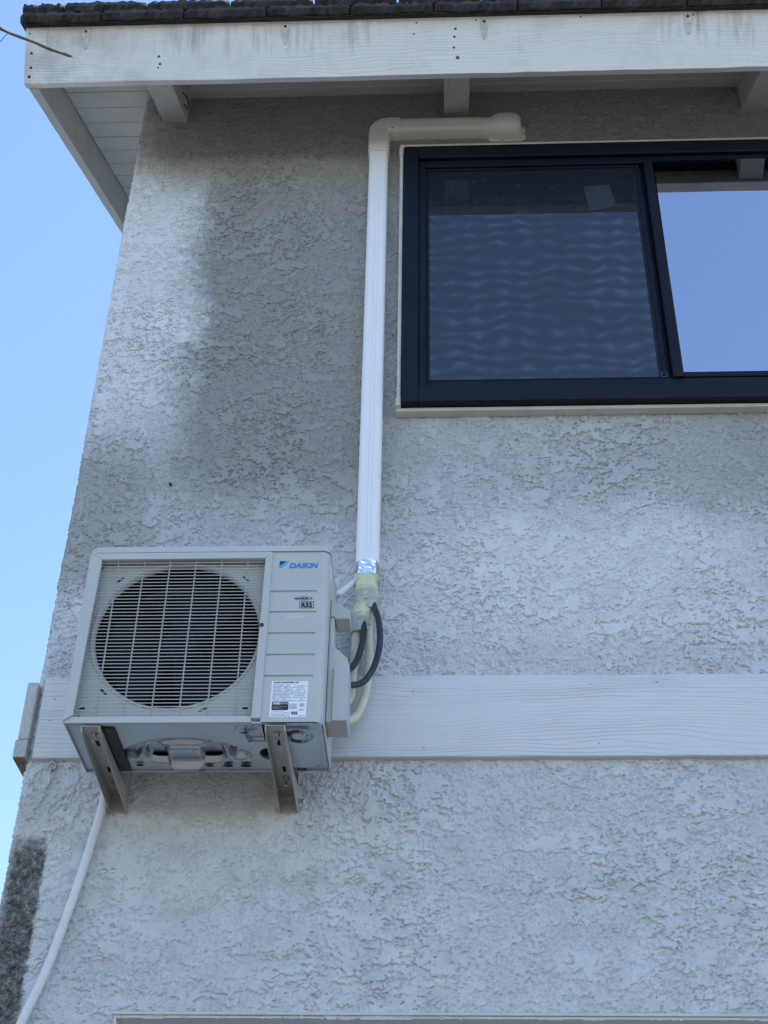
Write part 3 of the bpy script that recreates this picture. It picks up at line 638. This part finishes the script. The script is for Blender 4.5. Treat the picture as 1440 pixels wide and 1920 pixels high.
# lettering
def text(s, size, mat, parent, loc, name='lettering', shear=0, bold=0.0, sx=1.0, extr=.0004, align='LEFT'):
    cu = bpy.data.curves.new('txt', 'FONT'); cu.body = s; cu.size = size; cu.shear = shear; cu.offset = bold; cu.extrude = extr; cu.align_x = align; cu.space_character = 1.02; cu.resolution_u = 4
    tmp = bpy.data.objects.new('txt', cu); COL.objects.link(tmp); bpy.context.view_layer.update()
    me = bpy.data.meshes.new_from_object(tmp.evaluated_get(bpy.context.evaluated_depsgraph_get())); bpy.data.objects.remove(tmp)
    me.materials.clear(); me.transform(Matrix.Translation(loc) @ Matrix.Rotation(R(90), 4, 'X') @ Matrix.Diagonal((sx, 1, 1, 1)))
    me.name = name
    return link(name, me, mat, parent)
lg = MB(); LY = -.0008
lg.prism([(.5285, .4965), (.546, .4965), (.541, .4915), (.535, .4855), (.5285, .480)], 'y', LY, .001)
logo = lg.build('logo', 'logo_navy', ac)
MB().prism([(.5285, .479), (.535, .4845), (.5415, .4905), (.5475, .4965), (.5525, .4965), (.5495, .489), (.543, .4815), (.535, .4755), (.5285, .4715)], 'y', LY, .001).build('logo_swoosh', 'logo_cyan', logo)
text('DAIKIN', .0225, 'logo_blue', ac, (.5545, LY, .4735), 'logo_lettering', .28, .0007, 1.02)
text('INVERTER', .0066, 'print_black', ac, (.5835, LY, .3712), 'inverter_lettering', .25, .0002, 1.0)
iv = MB()
for sx_ in (-1, 1):
    pts = [(.600 + sx_ * (.0235 - .0035 * math.cos(a) ** 2 * 0 - .0 ), 0) for a in (0,)]
iv.prism([(.5745, .3737), (.584, .3785), (.5805, .3737), (.584, .3693)], 'y', LY, .001); iv.prism([(.6255, .3737), (.616, .3785), (.6195, .3737), (.616, .3693)], 'y', LY, .001)
iv.prism([(.584, .3785), (.600, .380), (.616, .3785), (.600, .3792)], 'y', LY, .001); iv.prism([(.584, .3693), (.600, .3686), (.616, .3693), (.600, .3678)], 'y', LY, .001)
iv.build('inverter_mark', 'print_black', ac)
b = MB(); x0, x1, z0, z1, w_ = .590, .629, .3425, .3640, .0013
b.box((x0, LY, z0), (x1, .001, z0 + w_)); b.box((x0, LY, z1 - w_), (x1, .001, z1)); b.box((x0, LY, z0 + w_), (x0 + w_, .001, z1 - w_)); b.box((x1 - w_, LY, z0 + w_), (x1, .001, z1 - w_))
bd = b.build('refrigerant_badge', 'print_black', ac)
text('R32', .0195, 'print_black', bd, (.6095, LY, .3463), 'lettering', 0, .0008, .93, align='CENTER')
MB().prism([(.557, .3128), (.608, .3150), (.609, .3160), (.575, .3150), (.557, .3142)], 'y', -.0003, .001).build('scratch', 'paper', ac)
# rating label
lb = MB().prism([(.5295, .0135), (.6235, .0135), (.6255, .1185), (.5305, .1190)], 'y', -.0006, .001).build('rating_label', 'paper', ac)
pg = MB(); random.seed(3); PYL = -.0011
for r_ in range(13):
    z = .1065 - r_ * .0041; x = .5345
    while x < .576:
        L = random.uniform(.004, .014); pg.box((x, PYL, z), (min(x + L, .577), -.0007, z + .0017)); x += L + .0013 + (.006 if random.random() < .15 else 0)
for r_ in range(10):
    z = .1030 - r_ * .0048; x = .581
    while x < .619:
        L = random.uniform(.003, .010)
        if random.random() < .7: pg.box((x, PYL, z), (min(x + L, .620), -.0007, z + .0017))
        x += L + .002
for r_ in range(5):
    z = .050 - r_ * .0032; pg.box((.580, PYL, z), (.594 + random.uniform(0, .006), -.0007, z + .0014))
pg.box((.579, PYL, .058), (.5796, -.0007, .110)); pg.box((.534, PYL, .0165), (.583, -.0007, .0179)); pg.box((.603, PYL, .0165), (.619, -.0007, .0179))
for r_ in range(2): pg.box((.606, PYL, .0355 - r_ * .0032), (.617, -.0007, .0368 - r_ * .0032))
pg.build('fine_print', 'print_grey', lb)
text('DAIKIN INDUSTRIES, LTD.', .0056, 'print_black', lb, (.536, -.0009, .1125), 'label_heading', 0, .00015, 1.0)
pb = MB(); pb.loft([[(x, yy, z) for x, z in rrect(.5345, .5775, .0335, .0565, .004)] for yy in (-.0006, -.0012)])
blk = pb.build('certified_mark', 'print_black', lb)
text('AHRI', .0082, 'paper', blk, (.5370, -.0015, .0495), 'lettering', .15, .0003, 1.0); text('CERTIFIED', .0052, 'paper', blk, (.5565, -.0015, .0502), 'lettering', 0, 0, .82)
for z, x1_ in ((.0435, .574), (.0405, .553), (.0375, .563)): MB().box((.5370, -.0015, z), (x1_, -.0012, z + .0009)).build('mark_line', 'print_grey', blk)
rg = MB(); 
for k in range(20):
    a, a2 = 2 * math.pi * k / 20, 2 * math.pi * (k + 1) / 20
    rg.add([(.612 + .0063 * math.cos(a), PYL, .048 + .0055 * math.sin(a)), (.612 + .0063 * math.cos(a2), PYL, .048 + .0055 * math.sin(a2)), (.612 + .0049 * math.cos(a2), PYL, .048 + .0043 * math.sin(a2)), (.612 + .0049 * math.cos(a), PYL, .048 + .0043 * math.sin(a))], [(0, 1, 2, 3)])
rg.build('listing_mark', 'print_grey', lb); text('ETL', .0058, 'print_grey', lb, (.612, -.0009, .0460), 'lettering', 0, .0002, .8, align='CENTER')
text('R32', .0100, 'print_black', lb, (.5865, -.0009, .0215), 'lettering', 0, .0005, .95)
fm = MB()
for k in range(5): fm.box((.5355 + k * .0072, PYL, .0215), (.5363 + k * .0072, -.0007, .0285)); 
fm.prism([(.5345, .0208), (.570, .0208), (.570, .0214), (.5345, .0214)], 'y', PYL, -.0007); fm.prism([(.5345, .0288), (.566, .0288), (.566, .0294), (.5345, .0294)], 'y', PYL, -.0007)
fm.prism([(.566, .0225), (.572, .0265), (.578, .0215), (.584, .0295), (.5828, .0297), (.578, .0232), (.572, .0282), (.5655, .0238)], 'y', PYL, -.0007)
fm.build('symbol_row', 'print_grey', lb)

# ------------------------------------------------------------------ wall brackets
def bracket(x0, x1, label):
    br = thing('wall_bracket', label, 'bracket', ((x0 + x1) / 2, 0, 3.25), 'brackets carrying the air conditioner')
    h = (x1 - x0) / 2; T = .0022; zt = 3.3090 - 3.25; yf = -.408
    web = MB().box((-h + T, yf, zt - T), (h - T, -.006, zt)).build('arm', 'bracket_paint', br, bevel=.0006)
    for s in (-1, 1):
        xa, xb = (-h, -h + T) if s < 0 else (h - T, h)
        MB().prism([(yf, zt), (yf, zt - .018), (yf + .03, zt - .024), (-.05, zt - .052), (-.006, .001), (-.006, .330), (-.040, .330), (-.040, zt + .003), (-.10, zt)], 'x', xa, xb).build('side_flange', 'bracket_paint', br, bevel=.0005)
    MB().box((-h, -.0058, 0.0), (h, -.003, .330)).build('back_plate', 'bracket_paint', br, bevel=.0006)
    for yy in (-.312, -.160):
        sl = MB(); sl.box((-.0045, yy - .018, zt - T - .0006), (.0045, yy + .012, zt - T - .0003)); sl.build('slot', 'hole_black', web)
    for yy in (-.364, -.107):
        sl = MB(); sl.box((-.0045, yy - .004, zt - T - .0006), (.0045, yy + .022, zt - T - .0003)); sl.build('slot', 'hole_black', web)
        bt = MB(); bt.loft([[(r * math.cos(2 * math.pi * k / 6), yy + r * math.sin(2 * math.pi * k / 6), z) for k in range(6)] for r, z in ((.0085, zt - T - .0008), (.0085, zt - T - .0085))])
        bt.loft([[(r * math.cos(2 * math.pi * k / 12), yy + r * math.sin(2 * math.pi * k / 12), z) for k in range(12)] for r, z in ((.0125, zt - T - .0004), (.0125, zt - T - .0022))])
        bt.loft([[(.004 * math.cos(2 * math.pi * k / 8), yy + .004 * math.sin(2 * math.pi * k / 8), z) for k in range(8)] for z in (zt - T - .008, zt - T - .022)])
        bt.build('bolt', 'steel', br)
    MB().loft([[(h + .012 + r * math.cos(2 * math.pi * k / 10), -.003 - q, .035 + r * math.sin(2 * math.pi * k / 10)) for k in range(10)] for r, q in ((.005, 0), (.005, .005), (.002, .008))]).build('wall_screw', 'steel', br)
    return br
bracket(-.930, -.8815, 'grey steel wall bracket under the fan end of the unit, nearest the house corner')
bracket(-.4575, -.4060, 'grey steel wall bracket under the label end of the unit, nearest the pipes')

# ------------------------------------------------------------------ line-set cover on the wall
lc = thing('pipe_cover', 'long white plastic pipe cover running up the wall and bending along the eave', 'pipe cover', (-.232, 0, 4.055))
O = Vector((-.232, 0, 4.055))
def duct_profile(w, d, groove=True):
    h = w / 2; r = .016; ps = [(-h, .0), (-h, -d + r)]
    ps += [(-h + r - r * math.cos(R(a)), -d + r - r * math.sin(R(a))) for a in (22, 45, 68, 90)]
    if groove:
        for gx_ in (-.004, .008): ps += [(gx_ - .0016, -d), (gx_, -d + .0018), (gx_ + .0016, -d)]
    ps += [(h - r + r * math.sin(R(a)), -d + r - r * math.cos(R(a))) for a in (0, 22, 45, 68)] + [(h, -d + r), (h, .0)]
    return ps
def sweep(path, prof, name, mat, parent):
    """profile lies across the path in the wall plane; path is (x,z) points relative to the cover base"""
    mb = MB(); rings = []; L = len(path)
    for i, (x, z) in enumerate(path):
        a = Vector(path[max(i - 1, 0)]); b = Vector(path[min(i + 1, L - 1)]); tg = (b - a).normalized(); nr = Vector((tg[1], -tg[0]))
        k = 1.0
        if 0 < i < L - 1:
            t1 = (Vector(path[i]) - a).normalized(); k = 1 / max(.5, abs(t1.dot(tg)))
        rings.append([(x + nr[0] * p * k, y, z + nr[1] * p * k) for p, y in prof])
    return mb.loft(rings).build(name, mat, parent, smooth=True)
VT = 5.985 - 4.055; HZ = 6.136 - 4.055
vd = sweep([(0, 0), (0, VT * .25), (0, VT * .5), (0, VT * .75), (0, VT)], duct_profile(.072, .056), 'vertical_duct', 'duct_white', lc)
# elbow
r0 = .036; cxE, czE = .040, HZ - .040
pth = [(0, VT - .014), (0, czE)] + [(cxE - .040 * math.cos(R(a)), czE + .040 * math.sin(R(a))) for a in (15, 30, 45, 60, 75, 90)] + [(.082, HZ)]
sweep(pth, duct_profile(.0815, .0605, False), 'elbow', 'duct_ivory', lc)
sweep([(.075, HZ), (.24, HZ), (.41, HZ)], duct_profile(.072, .056, True), 'horizontal_duct', 'duct_ivory', lc)
# inlet cap
rings = []
def half(x, zc, h, d, n=14, e=2.6):
    ps = [(x, 0.0, zc - h)]
    for k in range(n + 1):
        a = math.pi * k / n; c_, s_ = -math.cos(a), math.sin(a)
        ps.append((x, -d * abs(s_) ** (2 / e), zc + h * (abs(c_) ** (2 / e)) * (1 if c_ > 0 else -1)))
    ps.append((x, 0.0, zc + h)); return ps
for (x, zc, h, d) in ((.398, HZ, .0405, .0605), (.425, HZ, .0405, .0605), (.440, HZ + .001, .044, .064), (.455, HZ + .003, .0515, .071), (.468, HZ + .004, .055, .075), (.520, HZ + .004, .055, .075), (.538, HZ + .004, .053, .070), (.550, HZ + .004, .047, .058), (.556, HZ + .004, .038, .040), (.558, HZ + .004, .026, .018)):
    rings.append(half(x, zc, h, d))
MB().loft(rings).build('inlet_cap', 'duct_ivory', lc, smooth=True)
fl = MB().loft([[(x, yy, z) for x, z in rrect(.425, .572, HZ - .062, HZ + .03, .022)] for yy in (-.001, -.0055)]).build('cap_flange', 'duct_ivory', lc, bevel=.001)
for (x, z) in ((.482, HZ - .056), (.566, HZ - .020)): MB().disc((x, -.0062, z), .0033, 'y', 10).build('screw', 'dark_metal', lc)
MB().disc((.052, -.0612, HZ - .034), .004, 'y', 10).build('screw', 'dark_metal', lc)

# ------------------------------------------------------------------ refrigerant pipes, tape, cables
pb_ = thing('pipe_bundle', 'tape-wrapped ivory refrigerant pipes coming out below the white pipe cover', 'pipes', (-.232, -.04, 3.42))
OB = Vector((-.232, -.04, 3.42))
def rel(pts, O_): return [tuple(Vector(p) - O_) for p in pts]
MB().tube(rel([(-.2231, -.045, 4.03), (-.2231, -.045, 3.9104), (-.2223, -.05, 3.8136), (-.2187, -.052, 3.7225), (-.2221, -.06, 3.6193), (-.2358, -.08, 3.5394), (-.2544, -.12, 3.4792), (-.285, -.20, 3.43)], OB), .0125, 14).build('pipe', 'pipe_ivory', pb_, smooth='all')
MB().tube(rel([(-.250, -.045, 4.03), (-.2519, -.045, 3.9107), (-.2586, -.05, 3.814), (-.2616, -.06, 3.7169), (-.2635, -.08, 3.6083), (-.2667, -.12, 3.543), (-.285, -.2, 3.47)], OB), .0125, 14).build('pipe', 'pipe_ivory', pb_, smooth='all')
def wrap(pts, wds, d, name, mat, n=20):
    mb = MB(); rings = []
    for (x, y, z), w_ in zip(pts, wds):
        rings.append([(x - OB.x + w_ * math.copysign(abs(math.cos(a)) ** .7, math.cos(a)), y - OB.y + d * math.copysign(abs(math.sin(a)) ** .7, math.sin(a)), z - OB.z + .004 * math.sin(a + z * 40)) for a in [2 * math.pi * k / n for k in range(n)]])
    return mb.loft(rings).build(name, mat, pb_, smooth=True)
random.seed(4); mb = MB(); rings = []
for z in np.linspace(4.058, 3.985, 14):
    rings.append([(-.2315 - OB.x + (.029 + random.uniform(-.0012, .0008)) * math.copysign(abs(math.cos(a)) ** .5, math.cos(a)), -.043 - OB.y + (.019 + random.uniform(-.0022, .0012)) * math.copysign(abs(math.sin(a)) ** .5, math.sin(a)), z - OB.z + random.uniform(-.002, .002)) for a in [2 * math.pi * k / 26 for k in range(26)]])
mb.loft(rings).build('foil_sleeve', 'foil', pb_)
random.seed(8)
def band(zc, hgt, xc, w_, d, mat, tilt):
    mb = MB(); rings = []; n = 28
    for q in (-1, -.96, -.4, .3, .96, 1):
        ww = w_ - (.0012 if abs(q) == 1 else 0) + random.uniform(-.0006, .0006)
        rings.append([(xc - OB.x + ww * math.copysign(abs(math.cos(a)) ** .75, math.cos(a)) + random.uniform(-.0006, .0006), -.047 - OB.y + (d + random.uniform(-.0012, .0012)) * math.copysign(abs(math.sin(a)) ** .7, math.sin(a)),
                       zc - OB.z + q * hgt / 2 + tilt * math.cos(a) + random.uniform(-.0015, .0015)) for a in [2 * math.pi * k / n for k in range(n)]])
    mb.loft(rings).build('tape_wrap', mat, pb_, smooth=True)
for (zc, hgt, xc, w_, mat, tilt) in ((3.978, .044, -.2315, .0315, 'tape', .004), (3.948, .040, -.2310, .0330, 'tape', -.009), (3.926, .038, -.2312, .0325, 'tape_grey', .006), (3.902, .044, -.2300, .0345, 'tape_grey', -.004),
                                     (3.868, .050, -.2420, .0275, 'tape', .003), (3.842, .036, -.2435, .0290, 'tape_grey', -.003), (3.817, .036, -.2460, .0275, 'tape_grey', .005)):
    band(zc, hgt, xc, w_ + .0015, .0265 + random.uniform(-.001, .001), mat, tilt)
MB().tube(rel([(-.2583, -.03, 4.02), (-.265, -.035, 3.995), (-.283, -.06, 3.9623), (-.312, -.105, 3.900)], OB), .0095, 12).build('drain_tube', 'hose_white', pb_, smooth='all')
co = MB().tube([(-.214, -.05, 3.935), (-.2050, -.066, 3.8783), (-.1924, -.09, 3.8253), (-.1850, -.10, 3.7552), (-.1903, -.115, 3.6837), (-.208, -.13, 3.6191), (-.236, -.15, 3.5735), (-.285, -.20, 3.540)], .0092, 14).build('power_cable', 'rubber_black', None, smooth='all')
tag(co, 'thick black cable in the wide outer loop beside the taped pipes', 'cable', 'black cables into the valve cover')
ci = MB().tube([(-.2370, -.055, 3.868), (-.2345, -.074, 3.7921), (-.2365, -.095, 3.7406), (-.2466, -.11, 3.6836), (-.2617, -.14, 3.631), (-.285, -.20, 3.582)], .0092, 14).build('power_cable', 'rubber_black', None, smooth='all')
tag(ci, 'thick black cable in the short inner curve under the tape', 'cable', 'black cables into the valve cover')

# drain hose down to the ground
random.seed(2)
hp = [(-.947, -.12, 3.47), (-.947, -.05, 3.45), (-.946, -.027, 3.40), (-.9445, -.025, 3.32), (-.948, -.025, 3.25), (-.9626, -.025, 3.1547), (-.9785, -.024, 3.06), (-.9943, -.025, 2.9758), (-1.0312, -.025, 2.8063), (-1.0718, -.025, 2.6783), (-1.11, -.026, 2.5), (-1.13, -.026, 1.6), (-1.14, -.03, .4), (-1.15, -.08, .02)]
hs = MB().tube(hp, lambda u: .0118, 14, sub=10).build('drain_hose', 'hose_white', None, smooth='all')
tag(hs, 'white drain hose sagging down the wall from under the unit', 'hose')

# ------------------------------------------------------------------ small things on the house
tw = thing('dry_twig', 'thin brown dry twig poking in from the left before the fascia', 'twig', (-1.5, -.57, 6.0)); OT = Vector((-1.5, -.57, 6.0))
MB().tube(rel([(-3.2, -.9, 6.32), (-2.2, -.72, 6.13), (-1.6293, -.62, 6.0282), (-1.5759, -.6, 6.0231), (-1.5423, -.58, 6.022), (-1.4649, -.56, 5.9994), (-1.3979, -.54, 5.9774), (-1.345, -.53, 5.9609), (-1.3228, -.53, 5.9488)], OT), lambda u: .0052 + .0016 * math.sin(u * 37) * .3, 8).build('stem', 'twig_bark', tw, smooth='all')
MB().tube(rel([(-1.330, -.53, 5.953), (-1.3128, -.53, 5.9408)], OT), lambda u: .0022 - .0012 * u, 6).build('tip', 'twig_bark', tw, smooth='all')
MB().tube(rel([(-1.5373, -.58, 6.021), (-1.5513, -.59, 6.0014), (-1.5674, -.59, 5.961), (-1.60, -.6, 5.93)], OT), .0013, 6).build('side_shoot', 'dark_metal', tw, smooth='all')
for i, (x, lab) in enumerate(((-.70, 'pair of dry sticks on the tile edge nearest the roof corner'), (-.455, 'dry stick tuft standing on the tile edge left of the window'), (-.222, 'dry stick tuft on the tile edge above the pipe cover'))):
    st = thing('roof_twig', lab, 'twig', (x, -.47, 6.29), 'dry sticks lying along the roof edge'); random.seed(20 + i)
    for k in range(3):
        a = random.uniform(-.05, .05); b = random.uniform(-.03, .03)
        MB().tube([(b, .0, -.01), (b + a * .4, .0, .02), (b + a, .01, .042)], .0035, 6).build('stick', 'twig_bark', st, smooth='all')
hk = thing('eye_hook', 'small galvanised eye hook with a hanging wire under the white band board', 'hook', (-1.110, -.012, 3.411))
MB().tube([(0, 0, .0), (0, 0, -.010)], .0028, 8).build('shank', 'steel', hk)
MB().tube([(.011 * math.cos(a), -.004 * math.sin(a), -.018 + .009 * math.sin(a)) for a in [2 * math.pi * k / 12 for k in range(13)]], .0028, 8, sub=2).build('eye', 'steel', hk, smooth='all')
MB().tube([(0, -.003, -.024), (-.002, -.003, -.045), (.001, -.002, -.07), (-.003, -.002, -.088)], .0026, 8).build('wire', 'steel', hk, smooth='all')
for x, z, lab in ((-.9228, 3.0853, 'small round screw head in the stucco below the unit, the left of two'), (-.8983, 3.0868, 'small round screw head in the stucco below the unit, the right of two')):
    s_ = MB().loft([[(x + r * math.cos(2 * math.pi * k / 14), yy, z + r * math.sin(2 * math.pi * k / 14)) for k in range(14)] for r, yy in ((.0068, .004), (.0068, -.006), (.004, -.0068), (.0028, -.004))]).build('wall_screw', 'steel')
    tag(s_, lab, 'screw', 'screws left in the wall')
s_ = MB().loft([[(-.881 + r * math.cos(2 * math.pi * k / 10), yy, 4.402 + r * math.sin(2 * math.pi * k / 10) - (0 if yy > 0 else .004)) for k in range(10)] for r, yy in ((.0045, .004), (.0045, -.010), (.003, -.014))]).build('bolt_stub', 'dark_metal')
tag(s_, 'short dark bolt stub sticking out of the stucco above the unit', 'bolt')
s_ = MB().tube([(-1.0015, -.155, 6.225), (-.988, -.12, 6.232), (-.987, -.085, 6.222), (-.988, -.105, 6.19), (-.9885, -.145, 6.165)], .0026, 8, sub=3).build('bent_hook', 'dark_metal', None, smooth='all')
tag(s_, 'bent black wire hook on the side of the corner rafter', 'hook')
